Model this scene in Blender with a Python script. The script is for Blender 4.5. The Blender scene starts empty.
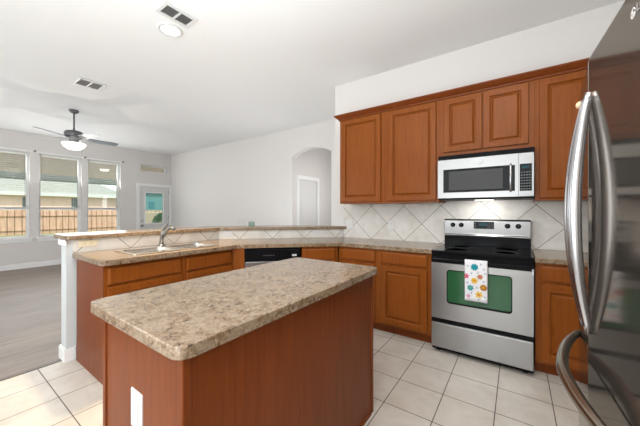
import bpy, bmesh, math, random
from mathutils import Vector, Matrix
random.seed(7)
SC = bpy.context.scene
COL = SC.collection
PI = math.pi

# ------------------------------------------------------------------ camera
cam_d = bpy.data.cameras.new('camera')
cam_d.lens = 36.0 * 280.8 / 640.0
cam_d.sensor_width = 36.0
cam_d.shift_y = -2.2 / 640.0
cam_d.clip_start = 0.05
cam_d.clip_end = 200
cam = bpy.data.objects.new('camera', cam_d)
cam.location = (0, 0, 1.30)
cam.rotation_euler = (PI / 2, 0, math.radians(35.0))
COL.objects.link(cam)
SC.camera = cam

# ------------------------------------------------------------------ world, sun, exposure
W = bpy.data.worlds.new('world')
SC.world = W
W.use_nodes = True
W.node_tree.nodes['Background'].inputs[0].default_value = (0.76, 0.84, 0.86, 1)
W.node_tree.nodes['Background'].inputs[1].default_value = 1.9
SC.view_settings.view_transform = 'Standard'
SC.view_settings.look = 'None'
SC.view_settings.gamma = 1
SC.view_settings.use_curve_mapping = False
SC.view_settings.exposure = 0.1


def light(name, kind, loc, energy, color=(1, 1, 1), rot=(0, 0, 0), size=1.0, size_y=None, spread=None, shape=None):
    d = bpy.data.lights.new(name, kind)
    d.energy = energy
    d.color = color
    if kind == 'AREA':
        d.shape = shape or ('RECTANGLE' if size_y else 'DISK')
        d.size = size
        if size_y:
            d.size_y = size_y
        if spread:
            d.spread = spread
    o = bpy.data.objects.new(name, d)
    o.location = loc
    o.rotation_euler = rot
    COL.objects.link(o)
    return o


sun = light('sun', 'SUN', (10, -4, 20), 4.0, (1, 0.95, 0.88), (math.radians(38), 0, math.radians(70)))
sun.data.angle = 0.02
# added fill lights at the unseen back windows, behind the camera
light('back_fill_kitchen', 'AREA', (-0.9, -3.1, 1.65), 88, (0.95, 0.98, 1.0), (PI / 2 + 0.05, 0, 0), 2.6, 1.9)
light('back_fill_living', 'AREA', (-6.2, -3.1, 1.65), 55, (0.97, 0.985, 1.0), (PI / 2 + 0.35, 0, 0), 3.6, 1.9)
# daylight entering through the three tall windows of the far left wall
# added fill lights aimed up at the ceiling, out of view
def aim(o, target):
    o.rotation_euler = (Vector(target) - o.location).to_track_quat('-Z', 'Y').to_euler()


aim(light('ceiling_fill_kitchen', 'AREA', (-0.7, -0.5, 1.0), 76, (0.90, 0.97, 1.0), size=1.4, spread=math.radians(125)), (-0.9, 0.0, 3.0))
aim(light('ceiling_fill_living', 'AREA', (-5.0, -1.3, 0.5), 17, (0.90, 0.97, 1.0), size=2.0, spread=math.radians(150)), (-4.8, -0.2, 3.0))
light('ceiling_fill_dining', 'AREA', (-3.7, 3.3, 0.3), 15, (0.95, 0.98, 1.0), (PI, 0, 0), 1.3, spread=math.radians(150))  # unseen fill added low behind the bar, facing up
light('daylight_far', 'AREA', (-9.0, 2.0, 1.65), 48, (0.95, 0.985, 1.0), (PI / 2 + 0.4, 0, -PI / 2), 2.6, 1.9)


# ------------------------------------------------------------------ material helpers
def mat(name, col, rough=0.5, metal=0.0, spec=0.5, emit=None, emit_s=0.0):
    m = bpy.data.materials.new(name)
    m.use_nodes = True
    b = m.node_tree.nodes['Principled BSDF']
    b.inputs['Base Color'].default_value = (*col, 1)
    b.inputs['Roughness'].default_value = rough
    b.inputs['Metallic'].default_value = metal
    b.inputs['Specular IOR Level'].default_value = spec
    if emit:
        b.inputs['Emission Color'].default_value = (*emit, 1)
        b.inputs['Emission Strength'].default_value = emit_s
    return m


class NT:
    """small node-graph helper"""
    def __init__(s, m):
        s.m = m
        s.t = m.node_tree
        s.b = s.t.nodes['Principled BSDF']

    def n(s, kind, **kw):
        o = s.t.nodes.new(kind)
        for k, v in kw.items():
            setattr(o, k, v)
        return o

    def l(s, a, b):
        s.t.links.new(a, b)

    def math(s, op, a, b=None, c=None):
        o = s.n('ShaderNodeMath', operation=op)
        for i, v in enumerate((a, b, c)):
            if v is None:
                continue
            if isinstance(v, (int, float)):
                o.inputs[i].default_value = v
            else:
                s.l(v, o.inputs[i])
        return o.outputs[0]

    def coords(s, scale=(1, 1, 1), rot=(0, 0, 0), loc=(0, 0, 0)):
        tc = s.n('ShaderNodeTexCoord')
        mp = s.n('ShaderNodeMapping')
        mp.inputs['Scale'].default_value = scale
        mp.inputs['Rotation'].default_value = rot
        mp.inputs['Location'].default_value = loc
        s.l(tc.outputs['Object'], mp.inputs['Vector'])
        return mp.outputs[0]

    def noise(s, vec, scale, detail=4, rough=0.55, dist=0.0):
        o = s.n('ShaderNodeTexNoise')
        o.inputs['Scale'].default_value = scale
        o.inputs['Detail'].default_value = detail
        o.inputs['Roughness'].default_value = rough
        o.inputs['Distortion'].default_value = dist
        s.l(vec, o.inputs['Vector'])
        return o.outputs['Fac']

    def ramp(s, fac, stops):
        o = s.n('ShaderNodeValToRGB')
        e = o.color_ramp.elements
        while len(e) < len(stops):
            e.new(0.5)
        for i, (p, c) in enumerate(stops):
            e[i].position = p
            e[i].color = (*c, 1)
        s.l(fac, o.inputs[0])
        return o.outputs[0]

    def mix(s, fac, a, b, blend='MIX'):
        o = s.n('ShaderNodeMix', data_type='RGBA', blend_type=blend)
        for sock, v in ((o.inputs[0], fac), (o.inputs[6], a), (o.inputs[7], b)):
            if isinstance(v, (int, float)):
                sock.default_value = v
            elif isinstance(v, tuple):
                sock.default_value = (*v, 1)
            else:
                s.l(v, sock)
        return o.outputs[2]

    def bump(s, h, strength=0.2, dist=0.002):
        o = s.n('ShaderNodeBump')
        o.inputs['Strength'].default_value = strength
        o.inputs['Distance'].default_value = dist
        s.l(h, o.inputs['Height'])
        s.l(o.outputs[0], s.b.inputs['Normal'])

    def xyz(s, vec):
        o = s.n('ShaderNodeSeparateXYZ')
        s.l(vec, o.inputs[0])
        return o.outputs

    def color(s, c):
        s.l(c, s.b.inputs['Base Color'])


def paint(name, col, bump=0.15):
    m = mat(name, col, 0.7, spec=0.25)
    g = NT(m)
    v = g.coords()
    nz = g.noise(v, 2.0, 2)
    g.color(g.mix(g.math('MULTIPLY', nz, 0.10), col, tuple(c * 0.86 for c in col)))
    g.bump(g.noise(v, 60, 3), bump, 0.003)
    return m


def wood(name, c1, c2, rough=0.3, grain=(28, 28, 1.6)):
    m = mat(name, c1, rough, spec=0.16)
    g = NT(m)
    v = g.coords(grain)
    n1 = g.noise(v, 1.6, 6, 0.6, 0.7)
    v2 = g.coords((3.5, 3.5, 2.2))
    n2 = g.noise(v2, 1.2, 3)
    c = g.ramp(n1, [(0.30, c2), (0.62, c1)])
    g.color(g.mix(g.math('MULTIPLY', n2, 0.55), c, tuple(x * 0.72 for x in c1)))
    g.bump(n1, 0.05, 0.001)
    return m


def stone_laminate(name):
    m = mat(name, (0.4, 0.33, 0.26), 0.2, spec=0.7)
    g = NT(m)
    v = g.coords()
    n1 = g.noise(v, 55, 8, 0.70, 0.7)
    n2 = g.noise(v, 12, 5, 0.65, 1.2)
    n3 = g.noise(v, 150, 3, 0.6)
    a = g.ramp(n1, [(0.37, (0.045, 0.025, 0.013)), (0.45, (0.16, 0.098, 0.052)), (0.55, (0.29, 0.20, 0.12)), (0.68, (0.45, 0.37, 0.285))])
    b = g.mix(g.ramp(n2, [(0.42, (0, 0, 0)), (0.62, (0.85, 0.85, 0.85))]), a, (0.32, 0.245, 0.175))
    c = g.mix(g.ramp(n3, [(0.40, (1, 1, 1)), (0.50, (0, 0, 0))]), b, (0.10, 0.06, 0.03))
    g.color(g.mix(0.40, b, c))
    return m


def grid_mask(g, u, width):
    """1 on the grout line of a unit grid along scalar u"""
    f = g.math('FRACT', u)
    d = g.math('MINIMUM', f, g.math('SUBTRACT', 1.0, f))
    return g.math('LESS_THAN', d, width)


def floor_tile(name):
    m = mat(name, (0.7, 0.65, 0.58), 0.3, spec=0.45)
    g = NT(m)
    v = g.coords()
    x, y, z = g.xyz(v)
    u = g.math('DIVIDE', g.math('ADD', x, 1.052), 0.3125)
    w = g.math('DIVIDE', g.math('SUBTRACT', y, 2.127), 0.3135)
    ln = g.math('MAXIMUM', grid_mask(g, u, 0.0095), grid_mask(g, w, 0.0095))
    n = g.noise(v, 5, 6, 0.65, 0.4)
    cell = g.n('ShaderNodeTexWhiteNoise', noise_dimensions='2D')
    cm = g.n('ShaderNodeCombineXYZ')
    g.l(g.math('FLOOR', u), cm.inputs[0])
    g.l(g.math('FLOOR', w), cm.inputs[1])
    g.l(cm.outputs[0], cell.inputs['Vector'])
    base = g.ramp(n, [(0.30, (0.52, 0.47, 0.41)), (0.55, (0.61, 0.565, 0.51)), (0.75, (0.66, 0.62, 0.57))])
    base = g.mix(g.math('MULTIPLY', cell.outputs['Value'], 0.25), base, (0.51, 0.45, 0.38))
    g.color(g.mix(ln, base, (0.13, 0.10, 0.085)))
    r = g.n('ShaderNodeMix', data_type='FLOAT')
    g.l(ln, r.inputs[0])
    r.inputs[2].default_value = 0.28
    r.inputs[3].default_value = 0.8
    g.l(r.outputs[0], g.b.inputs['Roughness'])
    g.bump(g.math('ADD', g.math('MULTIPLY', ln, -1.0), g.math('MULTIPLY', n, 0.2)), 0.4, 0.002)
    return m


def splash_tile(name, axis, o0, pitch=0.43):
    """tiles laid on the diagonal; axis is the object axis running along the wall"""
    m = mat(name, (0.62, 0.57, 0.51), 0.35, spec=0.4)
    g = NT(m)
    v = g.coords()
    s = g.xyz(v)
    a = g.math('SUBTRACT', s[axis], o0)
    z = g.math('SUBTRACT', s[2], 0.93)
    u = g.math('DIVIDE', g.math('ADD', a, z), pitch)
    w = g.math('DIVIDE', g.math('SUBTRACT', a, z), pitch)
    ln = g.math('MAXIMUM', grid_mask(g, u, 0.0095), grid_mask(g, w, 0.0095))
    n = g.noise(v, 6, 6, 0.65, 0.5)
    base = g.ramp(n, [(0.30, (0.57, 0.54, 0.50)), (0.55, (0.68, 0.655, 0.62)), (0.75, (0.73, 0.71, 0.68))])
    g.color(g.mix(ln, base, (0.22, 0.19, 0.16)))
    g.bump(g.math('ADD', g.math('MULTIPLY', ln, -1.0), g.math('MULTIPLY', n, 0.25)), 0.35, 0.002)
    return m


def plank_floor(name):
    m = mat(name, (0.3, 0.27, 0.25), 0.42, spec=0.2)
    g = NT(m)
    v = g.coords(rot=(0, 0, PI / 2))
    br = g.n('ShaderNodeTexBrick')
    br.offset = 0.4
    br.inputs['Scale'].default_value = 1.0
    br.inputs['Brick Width'].default_value = 1.2
    br.inputs['Row Height'].default_value = 0.15
    br.inputs['Mortar Size'].default_value = 0.0022
    br.inputs['Color1'].default_value = (0.30, 0.24, 0.205, 1)
    br.inputs['Color2'].default_value = (0.20, 0.16, 0.135, 1)
    br.inputs['Mortar'].default_value = (0.13, 0.11, 0.10, 1)
    g.l(v, br.inputs['Vector'])
    n = g.noise(g.coords((18, 1.5, 1)), 2.0, 6, 0.6, 0.8)
    g.color(g.mix(0.6, br.outputs[0], g.ramp(n, [(0.3, (0.17, 0.135, 0.112)), (0.7, (0.36, 0.30, 0.262))])))
    return m


def brushed(name, col, rough, axis=0, amt=0.06):
    m = mat(name, col, rough, 1.0)
    g = NT(m)
    sc = [2, 2, 2]
    for i in range(3):
        if i != axis:
            sc[i] = 260
    n = g.noise(g.coords(tuple(sc)), 1.0, 3)
    g.l(g.math('ADD', g.math('MULTIPLY', n, amt), rough - amt / 2), g.b.inputs['Roughness'])
    return m


def glass(name, col=(0.96, 0.98, 0.97)):
    m = bpy.data.materials.new(name)
    m.use_nodes = True
    t = m.node_tree
    t.nodes.clear()
    o = t.nodes.new('ShaderNodeOutputMaterial')
    tr = t.nodes.new('ShaderNodeBsdfTransparent')
    tr.inputs[0].default_value = (*col, 1)
    gl = t.nodes.new('ShaderNodeBsdfGlossy')
    gl.inputs['Roughness'].default_value = 0.02
    mx = t.nodes.new('ShaderNodeMixShader')
    mx.inputs[0].default_value = 0.05
    t.links.new(tr.outputs[0], mx.inputs[1])
    t.links.new(gl.outputs[0], mx.inputs[2])
    t.links.new(mx.outputs[0], o.inputs[0])
    return m


M = {}
M['wall'] = paint('wall_paint', (0.70, 0.675, 0.66))
M['ceiling'] = paint('ceiling_paint', (0.82, 0.815, 0.81), 0.5)
M['trim'] = mat('white_trim', (0.84, 0.845, 0.85), 0.4)
M['white'] = mat('white_plastic', (0.66, 0.66, 0.655), 0.4)
M['almond'] = mat('almond_plastic', (0.74, 0.66, 0.48), 0.4)
M['slot'] = mat('dark_slot', (0.03, 0.03, 0.03), 0.6)
M['oak'] = wood('cherry_wood', (0.265, 0.074, 0.011), (0.195, 0.048, 0.006), 0.30)
M['panelwood'] = wood('cherry_panel', (0.20, 0.047, 0.009), (0.14, 0.031, 0.006), 0.36)
M['stone'] = stone_laminate('granite_laminate')
M['tile'] = floor_tile('floor_tile')
M['plank'] = plank_floor('plank_floor')
M['splash_x'] = splash_tile('splash_tile_range', 0, -1.135)
M['splash_y'] = splash_tile('splash_tile_sink', 1, 1.214)
M['splash_d'] = splash_tile('splash_tile_diagonal', 0, 0.26)
M['steel'] = brushed('stainless_steel', (0.37, 0.37, 0.37), 0.30, 0)
M['lightsteel'] = brushed('microwave_steel', (0.27, 0.27, 0.27), 0.34, 0)
M['fridge'] = brushed('dark_stainless', (0.27, 0.245, 0.22), 0.085, 1, 0.03)
M['fridge'].node_tree.nodes['Principled BSDF'].inputs['Metallic'].default_value = 0.86
M['fridge'].node_tree.nodes['Principled BSDF'].inputs['Specular Tint'].default_value = (0.52, 0.49, 0.46, 1)
M['handle'] = brushed('handle_steel', (0.44, 0.44, 0.46), 0.22, 2)
M['warmhandle'] = brushed('warm_handle_steel', (0.40, 0.365, 0.30), 0.24, 1)
M['sinksteel'] = brushed('sink_steel', (0.72, 0.70, 0.66), 0.25, 1)
M['chrome'] = mat('brushed_nickel', (0.55, 0.53, 0.50), 0.22, 1.0)
M['nickel'] = mat('dull_nickel', (0.26, 0.255, 0.25), 0.28, 1.0)
M['black'] = mat('black_enamel', (0.007, 0.007, 0.008), 0.16, spec=0.07)
M['blackglass'] = mat('black_glass', (0.006, 0.006, 0.007), 0.08, spec=0.07)
M['blackplastic'] = mat('black_plastic', (0.006, 0.006, 0.007), 0.4, spec=0.06)
M['mwglass'] = mat('microwave_window', (0.06, 0.06, 0.062), 0.3, spec=0.12)
M['ovenglass'] = mat('oven_window_green_reflection', (0.018, 0.098, 0.036), 0.08, spec=0.4)  # green reflection painted into the glass colour
M['lcd'] = mat('lcd', (0.015, 0.05, 0.065), 0.3, spec=0.08)
M['keys'] = mat('key_print', (0.15, 0.155, 0.16), 0.5)
M['greymetal'] = mat('grey_metal', (0.16, 0.165, 0.175), 0.35, 0.6)
M['shadedblade'] = mat('shaded_blade', (0.055, 0.075, 0.09), 0.4)
M['fanglass'] = mat('frosted_glass', (0.95, 0.93, 0.87), 0.4, emit=(1.0, 0.95, 0.83), emit_s=1.2)
M['lens'] = mat('lamp_lens', (0.95, 0.93, 0.88), 0.4, emit=(1.0, 0.93, 0.80), emit_s=3.0)
M['glass'] = glass('window_glass')
M['tealglass'] = glass('door_glass', (0.84, 0.93, 0.92))
M['ventgap'] = mat('vent_gap', (0.14, 0.135, 0.13), 0.8)
M['ventslat'] = mat('vent_slat', (0.42, 0.40, 0.39), 0.5)
M['towel'] = mat('towel_cotton', (0.82, 0.81, 0.84), 0.9, spec=0.1)
for nm, c in dict(teal=(0.02, 0.30, 0.36), orange=(0.62, 0.20, 0.03), yellow=(0.80, 0.50, 0.06), pink=(0.62, 0.07, 0.22), gold=(0.52, 0.22, 0.04), grey=(0.45, 0.46, 0.56), green=(0.25, 0.45, 0.12)).items():
    M['p_' + nm] = mat('print_' + nm, c, 0.9, spec=0.1)


# ------------------------------------------------------------------ mesh helpers
class MB:
    def __init__(s):
        s.bm = bmesh.new()
        s.mats = []
        s.mi = 0

    def use(s, m):
        if m not in s.mats:
            s.mats.append(m)
        s.mi = s.mats.index(m)
        return s

    def face(s, vs, smooth=False):
        try:
            f = s.bm.faces.new(vs)
            f.material_index = s.mi
            f.smooth = smooth
            return f
        except ValueError:
            return None

    def box(s, x0, x1, y0, y1, z0, z1, M4=None):
        c = [(x, y, z) for x in (x0, x1) for y in (y0, y1) for z in (z0, z1)]
        if M4:
            c = [M4 @ Vector(p) for p in c]
        v = [s.bm.verts.new(p) for p in c]
        for q in ((0, 1, 3, 2), (4, 6, 7, 5), (0, 4, 5, 1), (2, 3, 7, 6), (0, 2, 6, 4), (1, 5, 7, 3)):
            s.face([v[i] for i in q])
        return s

    def prism(s, pts, a0, a1, axis='z'):
        """polygon pts extruded between a0 and a1 along axis"""
        def P(p, a):
            return {'z': (p[0], p[1], a), 'y': (p[0], a, p[1]), 'x': (a, p[0], p[1])}[axis]
        lo = [s.bm.verts.new(P(p, a0)) for p in pts]
        hi = [s.bm.verts.new(P(p, a1)) for p in pts]
        s.face(lo[::-1])
        s.face(hi)
        n = len(pts)
        for i in range(n):
            s.face([lo[i], lo[(i + 1) % n], hi[(i + 1) % n], hi[i]])
        return s

    def slab(s, outer, holes, z0, z1):
        """horizontal slab with holes"""
        rings = [outer] + holes
        for z in (z0, z1):
            es = []
            for r in rings:
                vs = [s.bm.verts.new((p[0], p[1], z)) for p in r]
                es += [s.bm.edges.new((vs[i], vs[(i + 1) % len(vs)])) for i in range(len(vs))]
            res = bmesh.ops.triangle_fill(s.bm, edges=es, use_beauty=True)
            for f in res['geom']:
                if isinstance(f, bmesh.types.BMFace):
                    f.material_index = s.mi
        for r in rings:
            lo = [s.bm.verts.new((p[0], p[1], z0)) for p in r]
            hi = [s.bm.verts.new((p[0], p[1], z1)) for p in r]
            for i in range(len(r)):
                s.face([lo[i], lo[(i + 1) % len(r)], hi[(i + 1) % len(r)], hi[i]])
        bmesh.ops.remove_doubles(s.bm, verts=s.bm.verts[:], dist=1e-5)
        return s

    def tube(s, path, r, seg=12, cap=True, flat=None):
        """round (or flattened: flat=(r1,r2)) tube along a path; r may be a list"""
        path = [Vector(p) for p in path]
        rings = []
        up = None
        for i, p in enumerate(path):
            d = (path[min(i + 1, len(path) - 1)] - path[max(i - 1, 0)]).normalized()
            if up is None:
                up = Vector((0, 0, 1)) if abs(d.z) < 0.9 else Vector((0, 1, 0))
            a = d.cross(up)
            if a.length < 1e-4:
                a = d.cross(Vector((1, 0, 0)))
            a.normalize()
            b = a.cross(d).normalized()
            up = b
            ri = r[i] if isinstance(r, (list, tuple)) else r
            ra, rb = (ri, ri) if not flat else (ri * flat[0], ri * flat[1])
            rings.append([s.bm.verts.new(p + a * ra * math.cos(2 * PI * k / seg) + b * rb * math.sin(2 * PI * k / seg)) for k in range(seg)])
        for i in range(len(rings) - 1):
            for k in range(seg):
                s.face([rings[i][k], rings[i][(k + 1) % seg], rings[i + 1][(k + 1) % seg], rings[i + 1][k]], True)
        if cap:
            s.face(rings[0][::-1])
            s.face(rings[-1])
        return s

    def lathe(s, prof, c=(0, 0, 0), seg=24, axis='z', caps=True):
        """prof: list of (radius, height)"""
        def P(r, h, t):
            x, y = r * math.cos(t), r * math.sin(t)
            q = {'z': (x, y, h), 'y': (x, h, y), 'x': (h, x, y)}[axis]
            return (c[0] + q[0], c[1] + q[1], c[2] + q[2])
        rings = [[s.bm.verts.new(P(r, h, 2 * PI * k / seg)) for k in range(seg)] for r, h in prof]
        for i in range(len(rings) - 1):
            for k in range(seg):
                s.face([rings[i][k], rings[i][(k + 1) % seg], rings[i + 1][(k + 1) % seg], rings[i + 1][k]], True)
        if caps:
            s.face(rings[0][::-1])
            s.face(rings[-1])
        return s

    def rings(s, loops, cap=True):
        """bridge a list of equal length closed loops of points"""
        R = [[s.bm.verts.new(p) for p in L] for L in loops]
        n = len(R[0])
        for i in range(len(R) - 1):
            for k in range(n):
                s.face([R[i][k], R[i][(k + 1) % n], R[i + 1][(k + 1) % n], R[i + 1][k]])
        if cap:
            s.face(R[0][::-1])
            s.face(R[-1])
        return s

    def build(s, name, material=None, parent=None, loc=(0, 0, 0), rotz=0.0, bevel=0.0, seg=2):
        bmesh.ops.recalc_face_normals(s.bm, faces=s.bm.faces[:])
        me = bpy.data.meshes.new(name)
        s.bm.to_mesh(me)
        s.bm.free()
        if material is not None and not s.mats:
            me.materials.append(material)
        for m in s.mats:
            me.materials.append(m)
        o = bpy.data.objects.new(name, me)
        COL.objects.link(o)
        o.location = loc
        o.rotation_euler = (0, 0, rotz)
        if parent:
            o.parent = parent
        if bevel:
            b = o.modifiers.new('bevel', 'BEVEL')
            b.width = bevel
            b.segments = seg
            b.limit_method = 'ANGLE'
            b.angle_limit = math.radians(40)
            b.harden_normals = False
        return o


def tag(o, label=None, cat=None, group=None, kind=None):
    if label:
        o['label'] = label
    if cat:
        o['category'] = cat
    if group:
        o['group'] = group
    if kind:
        o['kind'] = kind
    return o


def thing(name, label, cat, loc=(0, 0, 0), rotz=0.0, group=None):
    o = bpy.data.objects.new(name, None)
    o.empty_display_size = 0.1
    COL.objects.link(o)
    o.location = loc
    o.rotation_euler = (0, 0, rotz)
    return tag(o, label, cat, group)


def struct(o):
    o['kind'] = 'structure'
    return o


def panel_door(x0, x1, z0, z1, arch=False):
    """raised-panel cabinet door in local coords, face towards -y, back at y=0"""
    mb = MB()
    st = min(0.058, (x1 - x0) * 0.2, (z1 - z0) * 0.3)
    prof = [(0, 0), (0, 0.015), (0.004, 0.02), (st - 0.006, 0.02), (st, 0.017), (st + 0.004, 0.003), (st + 0.010, 0.0025), (st + 0.026, 0.0155), (st + 0.030, 0.016)]
    loops = [[(x0 + i, -y, z0 + i), (x1 - i, -y, z0 + i), (x1 - i, -y, z1 - i), (x0 + i, -y, z1 - i)] for i, y in prof]
    return mb.rings(loops)


def slab_front(x0, x1, z0, z1):
    """drawer front with an eased, stepped edge"""
    prof = [(0, 0), (0, 0.012), (0.012, 0.019), (0.014, 0.02)]
    return MB().rings([[(x0 + i, -y, z0 + i), (x1 - i, -y, z0 + i), (x1 - i, -y, z1 - i), (x0 + i, -y, z1 - i)] for i, y in prof])


def base_cabinet(label, loc, rotz, w, d, fronts, h=0.892, group=None, name='base_cabinet'):
    t = thing(name, label, 'cabinet', loc, rotz, group)
    b = MB()
    b.box(0, 0.018, 0.02, d, 0.10, h).box(w - 0.018, w, 0.02, d, 0.10, h).box(0, 0.018, 0.09, d, 0.0, 0.10).box(w - 0.018, w, 0.09, d, 0.0, 0.10)
    b.box(0.018, w - 0.018, 0.02, d - 0.012, 0.10, 0.118)
    b.box(0.018, w - 0.018, d - 0.012, d, 0.10, h)
    # face frame closed behind the fronts
    b.box(0, w, 0.0, 0.02, 0.10, h)
    b.build('cabinet_box', M['oak'], t)
    MB().box(0, w, 0.075, 0.09, 0.0, 0.10).build('toe_kick', M['panelwood'], t)  # darker wood stands in for the shade under the cabinet
    for k, x0, x1, z0, z1 in fronts:
        (panel_door if k == 'door' else slab_front)(x0, x1, z0, z1).build('door' if k == 'door' else 'drawer_front', M['oak'], t)
    return t


def wall_cabinet(label, x0, x1, z0, z1, yf, yb, doors, group=None):
    t = thing('wall_cabinet', label, 'cabinet', (x0, yf, z0), 0, group)
    MB().box(0, x1 - x0, 0, yb - yf, 0, z1 - z0).build('cabinet_box', M['oak'], t, bevel=0.002)
    for a, b, c, d in doors:
        panel_door(a - x0, b - x0, c - z0, d - z0).build('door', M['oak'], t)
    return t


H = 3.08        # ceiling height
YW = 3.41       # range wall
XL = -9.1       # window wall
YF = 4.65       # far wall with the arch

# ------------------------------------------------------------------ the room
struct(MB().box(-3.24, 1.05, -3.2, 3.42, -0.06, 0.0).build('floor', M['tile']))
struct(MB().box(-9.3, -3.24, -3.2, 7.2, -0.06, 0.0).box(-3.24, 1.05, 3.42, 7.2, -0.06, 0.0).build('floor_living', M['plank']))
struct(MB().box(-3.262, -3.222, -3.2, 0.72, 0.0005, 0.006).build('trim_threshold', mat('threshold_strip', (0.11, 0.09, 0.08), 0.4)))
struct(MB().box(-9.3, 1.2, -3.4, 7.2, H, H + 0.12).build('ceiling', M['ceiling']))

# window wall with three tall windows, a transom and the patio door
WIN = [(0.62, 1.455), (1.60, 2.385), (2.50, 3.245)]
WZ0, WZ1 = 0.68, 2.645
TRN = (3.76, 4.52, 2.475, 2.675)
DY0, DY1, DZ = 3.72, 4.585, 2.035
wl = MB()
ys = [-3.4, WIN[0][0], WIN[0][1], WIN[1][0], WIN[1][1], WIN[2][0], WIN[2][1], DY0]
for i in range(0, len(ys), 2):
    wl.box(-9.3, XL, ys[i], ys[i + 1], 0, H)
for a, b in WIN:
    wl.box(-9.3, XL, a, b, 0, WZ0).box(-9.3, XL, a, b, WZ1, H)
wl.box(-9.3, XL, DY0, TRN[0], DZ, H).box(-9.3, XL, TRN[0], TRN[1], DZ, TRN[2]).box(-9.3, XL, TRN[0], TRN[1], TRN[3], H)
wl.box(-9.3, XL, TRN[1], DY1, DZ, H).box(-9.3, XL, DY1, YF, 0, H)
struct(wl.build('wall_left', M['wall']))

# far wall with the arched opening
AX0, AX1 = -3.99, -2.985
arc = []
for k in range(17):
    t = k / 16
    x = AX0 + (AX1 - AX0) * t
    arc.append((x, 2.475 + 0.145 * (1 - (2 * t - 1) ** 2)))
poly = [(-9.3, 0), (AX0, 0)] + arc + [(AX1, 0), (-2.13, 0), (-2.13, H), (-9.3, H)]
struct(MB().prism(poly, YF, YF + 0.15, 'y').build('wall_far', M['wall']))
# range wall, its return, right wall, back wall
struct(MB().box(-2.13, 1.05, YW + 0.012, YW + 0.15, 0, H).build('wall_range', M['wall']))
struct(MB().box(-2.13, -1.99, YW + 0.15, YF + 0.15, 0, H).build('wall_return', M['wall']))
struct(MB().box(1.05, 1.2, -3.4, YW + 0.15, 0, H).build('wall_right', M['wall']))
BW = [(-2.2, 0.4), (-8.0, -4.4)]
wb = MB()
xs = [-9.3, -8.0, -4.4, -2.2, 0.4, 1.2]
for i in (0, 2, 4):
    wb.box(xs[i], xs[i + 1], -3.4, -3.2, 0, H)
for a, b in BW:
    wb.box(a, b, -3.4, -3.2, 0, 0.7).box(a, b, -3.4, -3.2, 2.6, H)
struct(wb.build('wall_back', M['wall']))
# hallway behind the arch
struct(MB().box(-4.14, AX0, YF + 0.15, 4.86, 0, H).box(-4.14, AX0, 4.86, 5.59, 2.03, H).box(-4.14, AX0, 5.59, 7.2, 0, H).build('wall_hall_left', M['wall']))
struct(MB().box(AX0, -2.7, 6.55, 6.7, 0, H).build('wall_hall_end', M['wall']))
struct(MB().box(-2.7, -2.55, YF + 0.15, 6.7, 0, H).build('wall_hall_right', M['wall']))
struct(MB().box(-4.10, -3.999, 4.88, 5.57, 0.0, 2.012).box(-3.999, -3.994, 5.0, 5.45, 0.2, 0.9).box(-3.999, -3.994, 5.0, 5.45, 1.05, 1.85).build('door_2', M['white'], bevel=0.003))
struct(MB().box(AX0, AX0 + 0.018, 4.805, 4.875, 0, 2.10).box(AX0, AX0 + 0.018, 5.575, 5.65, 0, 2.10).box(AX0, AX0 + 0.018, 4.875, 5.575, 2.015, 2.10).build('trim_3', M['trim']))
light('hall_fill', 'AREA', (-2.72, 5.3, 1.7), 11, (1, 0.98, 0.96), (0, PI / 2, 0), 0.9)  # unseen fill light added to brighten the hallway door

# baseboards
struct(MB().box(XL, XL + 0.016, -3.2, DY0 - 0.08, 0, 0.11).box(XL, XL + 0.016, DY1 + 0.075, YF, 0, 0.11).build('baseboard_left', M['trim'], bevel=0.004))
struct(MB().box(XL + 0.016, AX0, YF - 0.016, YF, 0, 0.11).build('baseboard_far', M['trim'], bevel=0.004))

# windows: frame, sashes, panes
GX = -9.235
for i, (a, b) in enumerate(WIN):
    fr = MB()
    fr.box(GX - 0.03, GX + 0.04, a, a + 0.045, WZ0, WZ1).box(GX - 0.03, GX + 0.04, b - 0.045, b, WZ0, WZ1)
    fr.box(GX - 0.03, GX + 0.04, a + 0.045, b - 0.045, WZ0, WZ0 + 0.05).box(GX - 0.03, GX + 0.04, a + 0.045, b - 0.045, WZ1 - 0.045, WZ1)
    fr.box(GX - 0.02, GX + 0.035, a + 0.045, b - 0.045, 1.325, 1.37)
    w = struct(fr.build('window_%d' % (i + 1), M['trim']))
    MB().box(GX - 0.004, GX, a + 0.045, b - 0.045, 1.37, WZ1 - 0.045).build('window_pane', M['glass'], w)
    MB().box(GX - 0.004, GX, a + 0.045, b - 0.045, WZ0 + 0.05, 1.325).build('window_pane', M['glass'], w)
    MB().box(XL - 0.09, XL + 0.03, a - 0.05, b + 0.05, WZ0 - 0.025, WZ0 + 0.004).box(XL, XL + 0.014, a - 0.03, b + 0.03, WZ0 - 0.09, WZ0 - 0.025).build('window_sill', M['trim'], w)
    tr = MB()
    tr.box(XL, XL + 0.012, a - 0.035, b + 0.035, WZ1, WZ1 + 0.03)
    tr.build('window_head', M['trim'], w)
a, b, c, d = TRN
w = struct(MB().box(GX - 0.03, GX + 0.03, a, a + 0.035, c, d).box(GX - 0.03, GX + 0.03, b - 0.035, b, c, d).box(GX - 0.03, GX + 0.03, a + 0.035, b - 0.035, c, c + 0.03).box(GX - 0.03, GX + 0.03, a + 0.035, b - 0.035, d - 0.03, d).build('window_4', M['trim']))
MB().box(GX - 0.004, GX, a + 0.035, b - 0.035, c + 0.03, d - 0.03).build('window_pane', M['glass'], w)
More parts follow.
